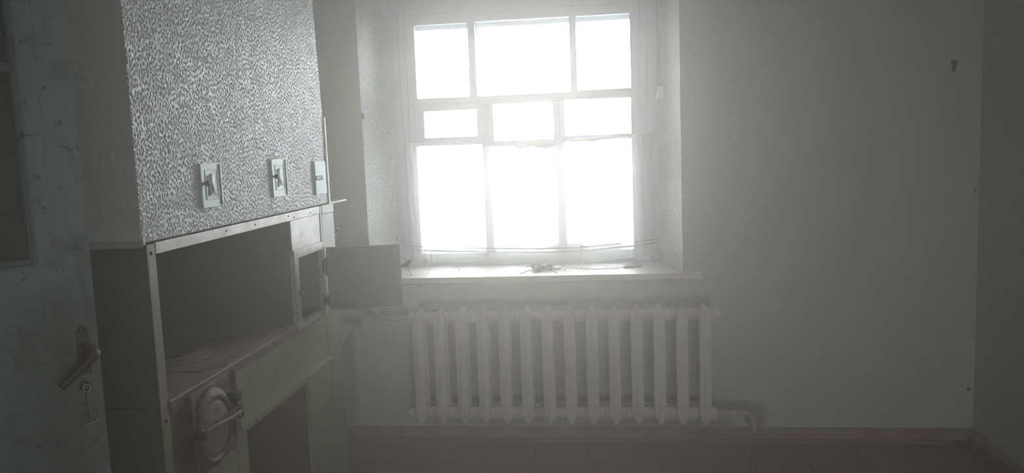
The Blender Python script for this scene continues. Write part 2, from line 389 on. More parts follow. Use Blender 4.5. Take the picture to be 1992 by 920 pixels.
# crumbled plaster lumps in the floor corner
# added rear window, unseen behind the camera, put in as fill light
rw = root('rear_fill_window', ((RX0+RX1)/2, YB-.1, RZ0), kind='structure')
bm = bmesh.new()
for a in ((RX0, RX0+.06, RZ0, RZ1), (RX1-.06, RX1, RZ0, RZ1), (RX0+.06, RX1-.06, RZ0, RZ0+.06), (RX0+.06, RX1-.06, RZ1-.06, RZ1)):
    box(bm, a[0], a[1], YB-.15, YB-.09, a[2], a[3])
box(bm, 1.31, 1.35, YB-.14, YB-.10, RZ0+.06, RZ1-.06)
link('sash', bm, 'frame', rw)
link('pane', B(RX0+.06, RX1-.06, YB-.121, YB-.118, RZ0+.06, RZ1-.06), 'glass', rw)

# ------------------------------------------------------------------ window_1
win = root('window_1', (-.455, .42, WB), kind='structure')
Z0, Z1 = .866, 2.50
bm = bmesh.new()      # fixed outer box frame, stepped
for (xa, xb) in ((FL-.005, -1.135), (.225, FR_+.005)): box(bm, xa, xb, .405, .60, Z0, Z1, .004)
box(bm, -1.135, .225, .405, .60, 2.36, Z1, .004)
link('box_frame', bm, 'frame', win)
link('lower_frame_rail', B(-1.135, .225, .408, .60, Z0, .902, .003), 'frame_blue', win)
bm = bmesh.new()      # inner jamb moulding
for (xa, xb) in ((-1.135, -1.098), (.188, .225)): box(bm, xa, xb, .412, .50, .900, 2.32, .004)
box(bm, -1.135, .225, .412, .50, 2.27, 2.36, .004)
link('jamb_moulding', bm, 'frame', win)
def sash(name, x0, x1, z0, z1, inner, y0, y1, material, bars=(), muntins=()):
    """a glazed light: frame x0..x1,z0..z1 around inner (xa,xb,za,zb); bars split it"""
    xa, xb, za, zb = inner; bm = bmesh.new()
    box(bm, x0, xa, y0, y1, z0, z1, .003); box(bm, xb, x1, y0, y1, z0, z1, .003)
    box(bm, xa, xb, y0, y1, z0, za, .003); box(bm, xa, xb, y0, y1, zb, z1, .003)
    s = link(name, bm, material, win); return s
def panes(par, cells, y, material='glass'):
    for (a, b, c, d) in cells: link('pane', B(a-.006, b+.006, y, y+.003, c-.006, d+.006), material, par)
def bead(par, cells, y, material='frame'):
    """thin glazing beads round each opening"""
    for (a, b, c, d) in cells:
        bm = bmesh.new(); t = .008
        box(bm, a-t, a, y, y+.008, c-t, d+t); box(bm, b, b+t, y, y+.008, c-t, d+t)
        box(bm, a, b, y, y+.008, c-t, c); box(bm, a, b, y, y+.008, d, d+t)
        link('glazing_bead', bm, material, par)
top_cells = [(-1.045, -.745, 1.812, 2.212), (-.706, -.186, 1.806, 2.218), (-.150, .140, 1.818, 2.222)]
s = sash('transom_sash', -1.098, .188, 1.775, 2.27, (-1.045, .140, 1.812, 2.215), .425, .465, 'frame')
bm = bmesh.new(); box(bm, -.745, -.706, .425, .465, 1.805, 2.222, .003); box(bm, -.186, -.150, .425, .465, 1.805, 2.222, .003)
link('mullion', bm, 'frame', s)
panes(s, top_cells, .445); bead(s, top_cells, .418)
# transom bar between
link('transom_bar', B(-1.098, .188, .415, .52, 1.768, 1.782, .003), 'frame', win)
# three casements: each a small light over a tall one
cas = [(-1.098, -.650, (-1.010, -.712, 1.592, 1.740), (-1.066, -.690, .935, 1.545)),
       (-.650, -.254, (-.620, -.288, 1.560, 1.764), (-.644, -.280, .935, 1.528)),
       (-.254, .188, (-.226, .137, 1.574, 1.774), (-.232, .137, .935, 1.545))]
for i, (x0, x1, u, t) in enumerate(cas):
    zt = 1.770
    bm = bmesh.new()
    box(bm, x0, t[0], .425, .470, .900, zt, .003); box(bm, t[1], x1, .425, .470, .900, zt, .003)
    box(bm, t[0], t[1], .425, .470, .900, t[2], .003)
    box(bm, t[0], t[1], .425, .470, t[3], u[2], .003)
    if u[3] < zt: box(bm, t[0], t[1], .425, .470, u[3], zt, .002)
    if u[0] > t[0]: box(bm, t[0], u[0], .425, .470, u[2], u[3], .002)
    if u[1] < t[1]: box(bm, u[1], t[1], .425, .470, u[2], u[3], .002)
    s = link('casement_sash', bm, 'frame', win)
    panes(s, [u, t], .447); bead(s, [u], .418)
    link('bottom_rail', B(t[0]+.004, t[1]-.004, .419, .426, .905, t[2]-.004, .002), 'frame_blue', s)
    if i == 0:   # fortochka: small hinged vent light with its own frame
        a, b, c, d = u; bm = bmesh.new(); k = .030
        box(bm, a-k, a, .408, .428, c-k, d+k, .002); box(bm, b, b+k, .408, .428, c-k, d+k, .002)
        box(bm, a, b, .408, .428, c-k, c, .002); box(bm, a, b, .408, .428, d, d+k, .002)
        link('vent_light_frame', bm, 'frame', s)
# outer (second) glazing layer
bm = bmesh.new()
for a in ((-1.135, -1.085, .92, 2.36), (.180, .225, .92, 2.36)): box(bm, a[0], a[1], .545, .585, a[2], a[3])
box(bm, -1.085, .180, .545, .585, 2.200, 2.36); box(bm, -1.085, .180, .545, .585, .90, .945)
box(bm, -1.085, .180, .545, .585, 1.775, 1.815)
box(bm, -.742, -.712, .545, .585, 1.815, 2.222); box(bm, -.183, -.155, .545, .585, 1.815, 2.222)
box(bm, -.680, -.655, .545, .585, .945, 1.775); box(bm, -.272, -.247, .545, .585, .945, 1.775)
so = link('outer_sash', bm, 'frame_blue', win)
link('pane', B(-1.085, .180, .563, .566, .945, 2.222), 'glass', so)
# grey wadding lying between the two sashes
bm = bmesh.new()
for (xa, xb, hgt) in ((-.98, -.44, .035), (-.37, -.12, .062), (-.10, .10, .055)):
    k = int((xb-xa)/.02); pts = []; rs = []
    for j in range(k+1):
        t = j/k; pts.append((xa+(xb-xa)*t, .51+.008*math.sin(9*t), .905+hgt*.5)); rs.append(max(.004, hgt*.62*(math.sin(math.pi*t)**.4)*(1+.18*math.sin(17*t+1))))
    tube(bm, pts, rs, 12)
tag(link('window_wadding', bm, 'wool', smooth=True), 'grey wadding laid between the two window sashes behind the curtains', 'wadding', kind='stuff')

# sill
bm = bmesh.new(); prism(bm, [(-1.36, -.035), (.452, -.035), (.452, 0), (WR, 0), (FR_, .42), (FL, .42), (WL, 0), (-1.36, 0)], 'z', .840, .870)
bmesh.ops.bevel(bm, geom=[e for e in bm.edges], offset=.003, segments=2, affect='EDGES')
tag(link('window_sill', bm, 'sill'), 'cream painted wooden window sill strewn with dust and dead leaves', 'sill')

# ------------------------------------------------------------------ outside
o = tag(link('ground', B(-14, 14, .9, 30, -.7, -.5), 'snow'), kind='structure')
o = tag(link('ground', B(-14, 14, -20, YB-.6, -.7, -.5), 'snow'), kind='structure')

# ================================================================== CHIMNEY BREAST
FX = -1.25                                        # plane of the stove and chimney front
YN, YF = -2.015, -.512                            # near and far ends
ZT = 1.304                                        # top of the stove body
ch = root('chimney_breast', (-1.6, -1.26, ZT), 'white rough-plastered chimney breast rising above the green stove', 'chimney')
bm = bmesh.new()
prism(bm, [(YN+.008, ZT), (YF-.006, ZT), (YF-.09, ZC-.004), (YN+.008, ZC-.004)], 'x', XL+.002, FX-.014)
link('masonry', bm, 'plaster_smoky', ch)
relief_sheet('front_plaster', (FX-.010, YN, ZT+.004), (0, 1, 0), (0, 0, 1), (1, 0, 0), YF-YN-.004, ZC-ZT-.02, .0023, .0027, .0108, 'plaster', ch, 3, 1.55, shear=-.055, edge=.004)
relief_sheet('side_plaster', (XL+.01, YN+.004, ZT+.004), (1, 0, 0), (0, 0, 1), (0, -1, 0), FX-.012-XL-.008, ZC-ZT-.02, .005, .0016, .03, 'plaster_smoky', ch, 5, 1.1)
# thin metal corner bead on the far corner
link('corner_bead', B(FX-.012, FX-.002, YF-.024, YF-.014, ZT, 1.69, .001), 'silver', ch)
link('corner_bead', B(FX-.012, FX-.004, YF-.010, YF-.004, ZT, 1.69, .001), 'plaster', ch)
# three embossed clean-out doors let into the plaster
def soot_door(y0, y1, z0, z1, material, knob, embossed=True, lab=None):
    o = link('soot_door', B(FX-.012, FX+.002, y0, y1, z0, z1, .0015), material, ch)
    if lab: o['label'] = lab
    wy, hz = y1-y0, z1-z0
    if embossed:
        bm = bmesh.new()       # raised border
        ya, yb, za, zb = y0+.18*wy, y1-.17*wy, z0+.18*hz, z1-.14*hz
        X = FX+.001
        for a in ((ya, yb, zb-.004, zb), (ya, yb, za, za+.004), (yb-.005, yb, za, zb), (ya, ya+.004, za, zb)):
            box(bm, X, X+.003, a[0], a[1], a[2], a[3], .001)
        box(bm, X, X+.006, y1-.012, y1-.002, z0+.004, z1-.004, .002)
        link('raised_border', bm, material, o)
        cy = (ya+yb)/2; bm = bmesh.new()    # wavy relief with a forked foot
        sh = [(-.30, .30), (-.10, .44), (0, .37), (.14, .45), (.26, .30), (.20, .05), (.24, -.18), (.34, -.34), (.12, -.28), (0, -.30), (-.14, -.28), (-.24, -.40), (-.22, -.10), (-.30, .10)]
        prism(bm, [(cy+a*(yb-ya)*.9, (za+zb)/2+b*(zb-za)*.86) for a, b in sh], 'x', X, X+.0022)
        bmesh.ops.bevel(bm, geom=[e for e in bm.edges], offset=.0008, segments=2, affect='EDGES')
        link('relief_ornament', bm, material, o, smooth=True)
        tube_pts = bend([(X+.003, cy-.30*(yb-ya), (za+zb)/2+.30*(zb-za)), (X+.003, cy-.18*(yb-ya), (za+zb)/2), (X+.003, cy-.26*(yb-ya), (za+zb)/2-.36*(zb-za)), (X+.003, cy, (za+zb)/2-.27*(zb-za)), (X+.003, cy+.3*(yb-ya), (za+zb)/2-.33*(zb-za))], 5)
        bm = bmesh.new(); tube(bm, tube_pts, .0018, 6); link('raised_ridge', bm, material, o, smooth=True)
    # knob on the near side with its slot
    ky = y0+.13*wy; kz = z0+(.55 if embossed else .50)*hz
    if embossed:
        bm = bmesh.new(); lathe(bm, [(.0045, 0), (.0045, .006), (.0085, .007), (.0095, .011), (.008, .015), (.003, .016)], (FX+.001, ky, kz), (1, 0, 0), 16)
        link('knob', bm, 'worn_knob' if False else 'rust', o, smooth=True)
    else:
        bm = bmesh.new(); box(bm, FX+.001, FX+.008, y0-.006, y0+.078, kz-.011, kz+.009, .004)
        link('latch_slot', bm, 'castdark', o)
    return o
soot_door(-1.689, -1.560, 1.372, 1.512, 'mint_plate', True)
soot_door(-1.151, -1.018, 1.370, 1.514, 'mint_plate', True)
soot_door(-.700, -.570, 1.352, 1.496, 'mint_plate_blue', True, False, 'plain turquoise plate without emboss, furthest from the door')

# ================================================================== STOVE
st = root('kitchen_stove', (-1.6, -1.26, 0), 'green sheet-metal clad masonry stove with hob alcove and oven beside the window', 'stove')
def P(name, bm, m_, par=st, **k): return link(name, bm, m_, par, **k)
# masonry core pieces behind the sheets
XI = -1.90                                        # back of alcoves
P('masonry_core', B(XL+.002, FX-.006, YN+.01, -1.985, 0, ZT-.004), 'soot')
bm = bmesh.new()
box(bm, XL+.002, XI, -1.985, YF-.01, 0, ZT-.004)                       # rear wall
box(bm, XI, FX-.006, -1.985, YF-.01, 1.285, ZT-.004)                   # over the alcove
box(bm, XI, FX-.006, -1.985, -1.52, 0, .700)                           # firebox side
box(bm, XI, FX-.006, -1.52, -.935, .605, .780)                         # over the wood niche
box(bm, XI, FX-.006, -.935, YF-.01, 0, .780); box(bm, XI, FX-.006, -1.013, YF-.01, .780, .828)
P('rear_core', bm, 'soot')
bm = bmesh.new()                                  # red-brown lining of the wood niche
box(bm, XI, XI+.006, -1.52, -.935, 0, .604); box(bm, XI+.006, FX-.012, -.941, -.935, 0, .604)
box(bm, XI+.006, FX-.012, -1.52, -1.514, 0, .604); box(bm, XI+.006, FX-.012, -1.514, -.941, .598, .604)
P('niche_lining', bm, 'brickred')
# side sheet facing the room, in two pieces
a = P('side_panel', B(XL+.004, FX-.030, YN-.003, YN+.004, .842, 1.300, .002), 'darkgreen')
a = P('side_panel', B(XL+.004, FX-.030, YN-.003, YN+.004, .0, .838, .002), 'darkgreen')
P('side_cap', B(XL+.004, FX-.004, YN-.010, YN+.006, 1.292, 1.312, .003), 'palegreen')
bm = bmesh.new()                                  # lighter green hung sheet edge: corner angle iron
box(bm, FX-.036, FX+.003, YN-.005, YN-.001, 0, 1.300, .0012)
P('corner_angle_side', bm, 'darkgreen')
P('corner_post', B(FX-.001, FX+.004, YN-.005, -1.979, 0, 1.300, .0015), 'green')
for z in (1.275, .80, .62, .40):
    bm = bmesh.new(); lathe(bm, [(.006, 0), (.005, .003), (.001, .004)], (FX+.004, YN+.014, z), (1, 0, 0), 10); P('rivet', bm, 'castdark')
P('top_rail', B(FX-.001, FX+.006, -1.979, -.692, 1.270, 1.302, .0015), 'silver')
for y in (-1.56, -1.34, -1.04, -.98, -.80):
    bm = bmesh.new(); lathe(bm, [(.004, 0), (.003, .002), (.001, .003)], (FX+.006, y, 1.286+.006*math.sin(y*40)), (1, 0, 0), 8); P('screw', bm, 'castdark')
# oven bay at the far end
bm = bmesh.new()
box(bm, XI, FX-.006, -1.012, -.972, .830, 1.285); box(bm, XI, FX-.006, -.690, YF-.01, .828, 1.285)
box(bm, XI, FX-.006, -.972, -.690, 1.118, 1.285)
P('oven_masonry', bm, 'soot')
P('upper_panel', B(FX-.004, FX+.002, -1.012, -.692, 1.146, 1.269, .001), 'silver')
bm = bmesh.new()
for a in ((-1.014, -.972, .826, 1.148), (-.698, -.676, .826, 1.148)): box(bm, FX-.012, FX+.010, *a, .0015)
box(bm, FX-.012, FX+.010, -.972, -.698, 1.114, 1.148, .0015); box(bm, FX-.012, FX+.010, -.972, -.698, .826, .856, .0015)
ovf = P('oven_frame', bm, 'silver')
bm = bmesh.new()
box(bm, XI+.05, FX-.012, -.971, -.968, .856, 1.114); box(bm, XI+.05, FX-.012, -.699, -.694, .856, 1.114)
box(bm, XI+.05, FX-.012, -.968, -.699, .850, .856); box(bm, XI+.05, FX-.012, -.968, -.699, 1.112, 1.116); box(bm, XI+.045, XI+.05, -.971, -.694, .85, 1.116)
P('oven_lining', bm, 'soot')
bm = bmesh.new(); box(bm, FX+.008, FX+.030, -1.000, -.984, .968, .990, .003); tube(bm, [(FX+.012, -.992, .978), (FX+.034, -.992, .986), (FX+.038, -.975, .976)], .004, 8)
P('latch_catch', bm, 'castdark', ovf)
# oven door standing open, square to the stove
dv = Vector((.320, .052, 0)); L_ = dv.length; ang = math.atan2(dv.y, dv.x)
T = Matrix.Translation((FX+.014, -.664, .842)) @ Matrix.Rotation(ang, 4, 'Z')
bm = bmesh.new(); box(bm, 0, L_, -.006, .006, 0, .276, .002)
box(bm, .03, L_-.03, .006, .016, .03, .246, .003)
bmesh.ops.transform(bm, matrix=T, verts=bm.verts)
od = P('oven_door', bm, 'steel')
bm = bmesh.new()
tube(bm, [T @ Vector(p) for p in ((L_-.02, .012, .165), (L_-.012, .05, .17), (L_+.020, .062, .178))], [.007, .007, .008], 10)
tube(bm, [T @ Vector(p) for p in ((L_+.018, .062, .176), (L_+.040, .066, .190))], [.011, .012], 12)
P('handle', bm, 'castdark', od, smooth=True)
bm = bmesh.new()
tube(bm, bend([T @ Vector(p) for p in ((L_, .008, .222), (L_+.018, .02, .206), (L_+.032, .03, .178), (L_+.030, .035, .15), (L_+.045, .03, .13))], 5), .0012, 6)
P('wire', bm, 'rust', od)
for z0, z1 in ((.150, .232), (.015, .07)):
    bm = bmesh.new(); tube(bm, [(FX+.012, -.668, .842+z0), (FX+.012, -.668, .842+z1)], .008, 12); box(bm, FX+.006, FX+.013, -.700, -.668, .842+z0+.01, .842+z1-.01, .001)
    P('hinge', bm, 'castdark', od)
P('edge_strip', B(FX+.004, FX+.012, -.678, -.674, .86, 1.125, .001), 'silver', ovf)
# joint strips and end panel
bm = bmesh.new(); box(bm, FX-.010, FX+.001, -.692, -.661, .6, 1.300)
P('joint_backing', bm, 'palegreen')
P('joint_strip', B(FX-.001, FX+.005, -.6865, -.6665, 1.148, 1.300, .001), 'palegreen')
P('joint_strip', B(FX-.001, FX+.005, -.6865, -.6665, .632, .826, .001), 'green')
P('end_panel', B(FX-.004, FX+.004, -.661, YF, .840, 1.262, .001), 'palegreen')
P('end_panel', B(FX-.004, FX+.004, -.661, YF, 0, .838, .001), 'green')
P('end_cap', B(FX-.004, FX+.006, -.661, YF+.002, 1.264, 1.302, .001), 'palegreen')
P('end_sheet', B(XL+.004, FX-.004, YF-.006, YF, 0, 1.300, .001), 'green')
# hob: cast plates with burner rings
hz = .845
bm = bmesh.new(); box(bm, XI, FX-.012, -1.985, -1.668, hz-.017, hz-.001, .002); hp = P('hob_plate', bm, 'hob')
# middle plate with a round hole
HC = (-1.53, -1.47); RO = .148
bm = bmesh.new()
N = 48; x0, x1, y0, y1 = XI, FX-.012, -1.652, -1.130
outer = []; inner = []
for k in range(N):
    t = 2*math.pi*(k+.5)/N; c_, s_ = math.cos(t), math.sin(t)
    ux = ((x1 if c_ > 0 else x0)-HC[0])/c_ if abs(c_) > 1e-6 else 1e9
    uy = ((y1 if s_ > 0 else y0)-HC[1])/s_ if abs(s_) > 1e-6 else 1e9
    q = min(ux, uy)
    outer.append((HC[0]+q*c_, HC[1]+q*s_)); inner.append((HC[0]+RO*c_, HC[1]+RO*s_))
# snap corners
for cx_, cy_ in ((x0, y0), (x0, y1), (x1, y0), (x1, y1)):
    k = min(range(N), key=lambda i: (outer[i][0]-cx_)**2+(outer[i][1]-cy_)**2); outer[k] = (cx_, cy_)
for zz in (hz-.001, hz-.017):
    pass
vo = [[bm.verts.new((*p, z)) for p in outer] for z in (hz-.001, hz-.017)]
vi = [[bm.verts.new((*p, z)) for p in inner] for z in (hz-.001, hz-.017)]
for k in range(N):
    j = (k+1) % N
    bm.faces.new((vo[0][k], vo[0][j], vi[0][j], vi[0][k])); bm.faces.new((vo[1][k], vi[1][k], vi[1][j], vo[1][j]))
    bm.faces.new((vo[0][k], vo[1][k], vo[1][j], vo[0][j])); bm.faces.new((vi[0][k], vi[0][j], vi[1][j], vi[1][k]))
P('hob_plate', bm, 'hob')
P('hob_plate', B(XI, FX-.012, -1.118, -1.014, hz-.017, hz-.001, .002), 'hob')
def ring(ri, ro, dz, name='burner_ring'):
    bm = bmesh.new(); k = 48
    prof = [(ri, hz-.014), (ri, hz+dz), (ri+.006, hz+dz+.002), (ro-.004, hz+dz), (ro-.0005, hz+dz-.003), (ro-.0005, hz-.014)]
    rings = [[bm.verts.new((HC[0]+r_*math.cos(2*math.pi*i/k), HC[1]+r_*math.sin(2*math.pi*i/k), z_)) for i in range(k)] for r_, z_ in prof]
    for a, b in zip(rings, rings[1:]+rings[:1]):
        for i in range(k): bm.faces.new((a[i], a[(i+1) % k], b[(i+1) % k], b[i]))
    return P(name, bm, 'hob')
ring(.112, .145, .004); ring(.074, .108, .009)
# lip of the hob: angle iron along the front, with ragged metal
P('hob_edge', B(FX-.045, FX+.010, -1.979, -1.016, .846, .852, .002), 'hob')
P('hob_edge_face', B(FX+.003, FX+.010, -1.979, -1.016, .816, .848, .0015), 'cast')
for y in (-1.60, -1.42, -1.25, -1.09):
    bm = bmesh.new(); lathe(bm, [(.005, 0), (.004, .003), (.001, .004)], (FX+.010, y, .832), (1, 0, 0), 10); P('screw', bm, 'castdark')
bm = bmesh.new(); box(bm, FX-.02, FX+.006, -1.62, -1.50, .852, .855, .001); box(bm, FX-.055, FX-.015, -1.66, -1.40, .852, .854, .0008)
P('bent_tin_strip', bm, 'castlight')
# front sheets
P('front_panel', B(FX-.004, FX+.002, -1.606, -.690, .630, .818, .001), 'green')
P('front_panel', B(FX-.004, FX+.002, -1.979, -1.888, 0, .818, .001), 'cast')
P('lower_front_panel', B(FX-.004, FX+.003, -1.888, -1.600, 0, .600, .001), 'green')
P('niche_jamb', B(FX-.004, FX+.005, -1.598, -1.522, 0, .628, .001), 'green')
P('niche_edge', B(FX-.010, FX+.007, -.946, -.932, 0, .600, .001), 'green')
P('lower_end_panel', B(FX-.004, FX+.003, -.932, -.663, 0, .626, .001), 'green')
bm = bmesh.new(); prism(bm, [(FX, .600), (FX+.010, .600), (FX+.012, .624), (FX+.030, .630), (FX+.030, .634), (FX, .634)], 'y', -1.600, -.690)
P('ledge_angle', bm, 'green')
for y in (-1.46, -.95, -.80):
    bm = bmesh.new(); lathe(bm, [(.005, 0), (.004, .003), (.001, .004)], (FX+.011, y, .612), (1, 0, 0), 10); P('screw', bm, 'castdark')
# fire door: cast plate, round rim, disc door, latch
bm = bmesh.new(); box(bm, FX+.002, FX+.016, -1.893, -1.616, .578, .836, .003)
box(bm, FX+.002, FX+.026, -1.622, -1.608, .70, .838, .003); box(bm, FX+.002, FX+.028, -1.900, -1.886, .45, .836, .003)
fd = P('fire_door_plate', bm, 'cast')
FC = Vector((FX+.014, -1.778, .700))
bm = bmesh.new(); lathe(bm, [(.124, 0), (.122, .010), (.110, .016), (.104, .024), (.094, .024), (.090, .016), (.088, 0)], FC, (1, 0, 0), 48)
P('rim', bm, 'cast', fd, smooth=True)
bm = bmesh.new(); lathe(bm, [(.087, 0), (.087, .014), (.082, .019), (.070, .021), (.04, .024), (.004, .026)], FC, (1, 0, 0), 48)
P('fire_door', bm, 'castlight', fd, smooth=True)
# cast oval foundry mark in relief
bm = bmesh.new(); ec = FC+Vector((.022, .002, .038))
def oval(bm, a, b, r_):
    tube(bm, [(ec.x, ec.y+a*math.cos(t), ec.z+b*math.sin(t)) for t in [2*math.pi*i/28 for i in range(29)]], r_, 6, cap=False)
oval(bm, .018, .023, .0022); oval(bm, .014, .019, .001)
for pts in ([(-.009, .006), (-.004, .012), (-.001, .006), (-.006, .001), (-.010, -.004), (-.006, -.011), (-.001, -.006)],
            [(.003, .010), (.008, .010), (.008, -.002), (.003, -.002), (.003, -.010), (.009, -.010)]):
    tube(bm, [(ec.x+.001, ec.y+a, ec.z+b) for a, b in pts], .0016, 6)
P('foundry_mark', bm, 'cast', fd, smooth=True)
bm = bmesh.new()
A0, A1 = Vector((FX+.052, -1.900, .724)), Vector((FX+.052, -1.640, .708))
tube(bm, [A0+Vector((0, .02, 0)), A0.lerp(A1, .3)+Vector((.006, 0, .004)), A0.lerp(A1, .6)+Vector((.004, 0, 0)), A1], [.007, .008, .007, .006], 10)
box(bm, FX+.040, FX+.052, -1.80, -1.655, .722, .729, .001)
tube(bm, [(FX+.030, -1.79, .700), (FX+.052, -1.79, .722)], .008, 10)
P('latch_bar', bm, 'cast', fd, smooth=False)
bm = bmesh.new()
lathe(bm, [(.005, -.03), (.018, -.026), (.021, -.012), (.019, 0), (.015, .004), (.015, .020), (.012, .026), (.002, .028)], A0+Vector((-.008, .005, -.004)), (.75, -.65, 0), 20)
P('latch_knob', bm, 'castdark', fd, smooth=True)
bm = bmesh.new(); lathe(bm, [(.026, -.002), (.028, 0), (.028, .004), (.020, .006)], A0+Vector((-.020, .018, -.006)), (.75, -.65, 0), 24)
P('latch_washer', bm, 'cast', fd, smooth=True)
bm = bmesh.new(); box(bm, FX+.012, FX+.050, -1.668, -1.628, .742, .776, .004)
P('hinge_block', bm, 'castdark', fd)
bm = bmesh.new()
c0 = Vector((FX+.050, -1.646, .706))
tube(bm, [c0+Vector((.004*math.cos(t), .010*math.cos(t), .020*math.sin(t))) for t in [2*math.pi*i/20 for i in range(21)]], .004, 8, cap=False)
tube(bm, [c0+Vector((-.02, 0, .03)), c0+Vector((0, 0, .018))], .005, 8)
P('hinge_ring', bm, 'cast', fd, smooth=True)
bm = bmesh.new(); box(bm, FX+.012, FX+.042, -1.672, -1.628, .640, .690, .006); P('hinge_lug', bm, 'cast', fd)

# little things on the stove's far side
o = tag(link('wooden_batten', B(-1.31, -1.262, YF+.004, -.27, 1.297, 1.305, .002), 'silver'), 'short pale wooden batten sticking out behind the stove top towards the window', 'batten')
bm = bmesh.new(); tube(bm, bend([(-1.27, YF, 1.155), (-1.262, YF+.05, 1.150), (-1.258, YF+.085, 1.165), (-1.256, YF+.075, 1.180), (-1.258, YF+.06, 1.176)], 5), .005, 8)
tag(link('wall_hook', bm, 'castdark', smooth=True), 'small dark iron hook on the far end of the stove above the oven door', 'hook')
bm = bmesh.new(); prism(bm, [(YF+.001, .50), (YF+.001, .640), (-.002, .625), (-.002, .600), (-.16, .585)], 'x', -1.62, -1.350)
tag(link('masonry_ledge', bm, 'wall_white'), 'broken white masonry ledge between the stove end and the window wall', 'ledge')

# ================================================================== ROOM DOOR, standing open at the left
E0 = Vector((-1.305, -2.175, 0)); dd = Vector((math.sin(R(43)), math.cos(R(43)), 0)); nn = Vector((dd.y, -dd.x, 0))
DM = Matrix((( dd.x, nn.x, 0, E0.x), (dd.y, nn.y, 0, E0.y), (0, 0, 1, 0), (0, 0, 0, 1)))   # x: towards free edge, y: face normal
dr_ = root('door_1', E0-dd*.8, kind='structure')
def DP(name, bm, m_, par=dr_, **k):
    bmesh.ops.transform(bm, matrix=DM, verts=bm.verts); return link(name, bm, m_, par, **k)
TH = .040
DP('stile', B(-.118, 0, -TH, 0, .01, 2.06, .0015), 'door_stained')
DP('stile', B(-.80, -.69, -TH, 0, .01, 2.06, .0015), 'door')
DP('bottom_panel', B(-.69, -.118, -TH, 0, .01, 1.286, .0), 'door_stained')
DP('top_rail', B(-.69, -.118, -TH, 0, 1.98, 2.06, .0), 'door')
# moulding steps round the glass
bm = bmesh.new()
box(bm, -.079, -.0765, -.001, .0012, 1.272, 2.0); box(bm, -.69, -.100, 0, .004, 1.278, 1.286, .001)
prism(bm, [(-.118, -.020), (-.118, 0), (-.122, .003), (-.132, -.006), (-.134, -.020)], 'z', 1.286, 1.98)
DP('glazing_moulding', bm, 'door')
bm = bmesh.new(); prism(bm, [(-.020, 1.286), (0, 1.286), (.003, 1.289), (-.006, 1.300), (-.020, 1.302)], 'x', -.69, -.13)
DP('sill_moulding', bm, 'door')
bm = bmesh.new(); box(bm, -.69, -.118, -.030, -.004, 1.748, 1.772, .006); box(bm, -.42, -.395, -.030, -.004, 1.30, 1.98, .004)
DP('glazing_bar', bm, 'door')
DP('pane', B(-.69, -.12, -.024, -.021, 1.30, 1.98), 'door_glass')
# lock
bm = bmesh.new(); prism(bm, [(-.052, .995), (-.022, .995), (-.022, 1.105), (-.027, 1.118), (-.037, 1.123), (-.047, 1.118), (-.052, 1.105)], 'y', 0, .004)
esc = DP('lock_plate', bm, 'brown_metal')
bm = bmesh.new()
for x in (-.044, -.030): lathe(bm, [(.005, 0), (.0045, .002), (.001, .003)], (x, .004, 1.108), (0, 1, 0), 12)
DP('screw', bm, 'castdark', esc)
bm = bmesh.new(); tube(bm, bend([(-.034, .002, 1.066), (-.032, .030, 1.064), (-.026, .050, 1.056), (-.040, .054, 1.040), (-.068, .050, 1.013), (-.104, .046, .984)], 6),
                       [.012]*6+[.014]*6+[.015]*6+[.013]*6+[.011]*6+[.009], 14)
DP('lever_handle', bm, 'brown_metal', esc, smooth=True)
bm = bmesh.new(); lathe(bm, [(.010, 0), (.012, .004), (.009, .009), (.002, .010)], (-.020, .048, 1.052), (1, .5, -.1), 16); DP('handle_end', bm, 'chrome', esc, smooth=True)
bm = bmesh.new(); lathe(bm, [(.013, 0), (.011, .003), (.004, .004)], (-.042, .0, .965), (0, 1, 0), 20); DP('keyhole_escutcheon', bm, 'brown_metal', smooth=True)
DP('strike_edge', B(-.003, .0008, -.03, -.006, 1.56, 1.62, .0005), 'chrome')
bm = bmesh.new()
tube(bm, [(-.042, .003, .965), (-.042, .020, .965)], .004, 8)
tube(bm, [(-.042+.008*math.cos(t), .020, .962+.011*math.sin(t)) for t in [2*math.pi*i/16 for i in range(17)]], .0026, 8, cap=False)
tube(bm, bend([(-.042, .020, .953), (-.043, .018, .930), (-.040, .014, .900), (-.040, .010, .872), (-.052, .010, .866), (-.036, .010, .868), (-.018, .010, .874)], 6), .0024, 8)
bmesh.ops.transform(bm, matrix=DM, verts=bm.verts)
tag(link('key_hook', bm, 'chrome', smooth=True), 'bent wire key hanging from the keyhole below the door lever', 'key')

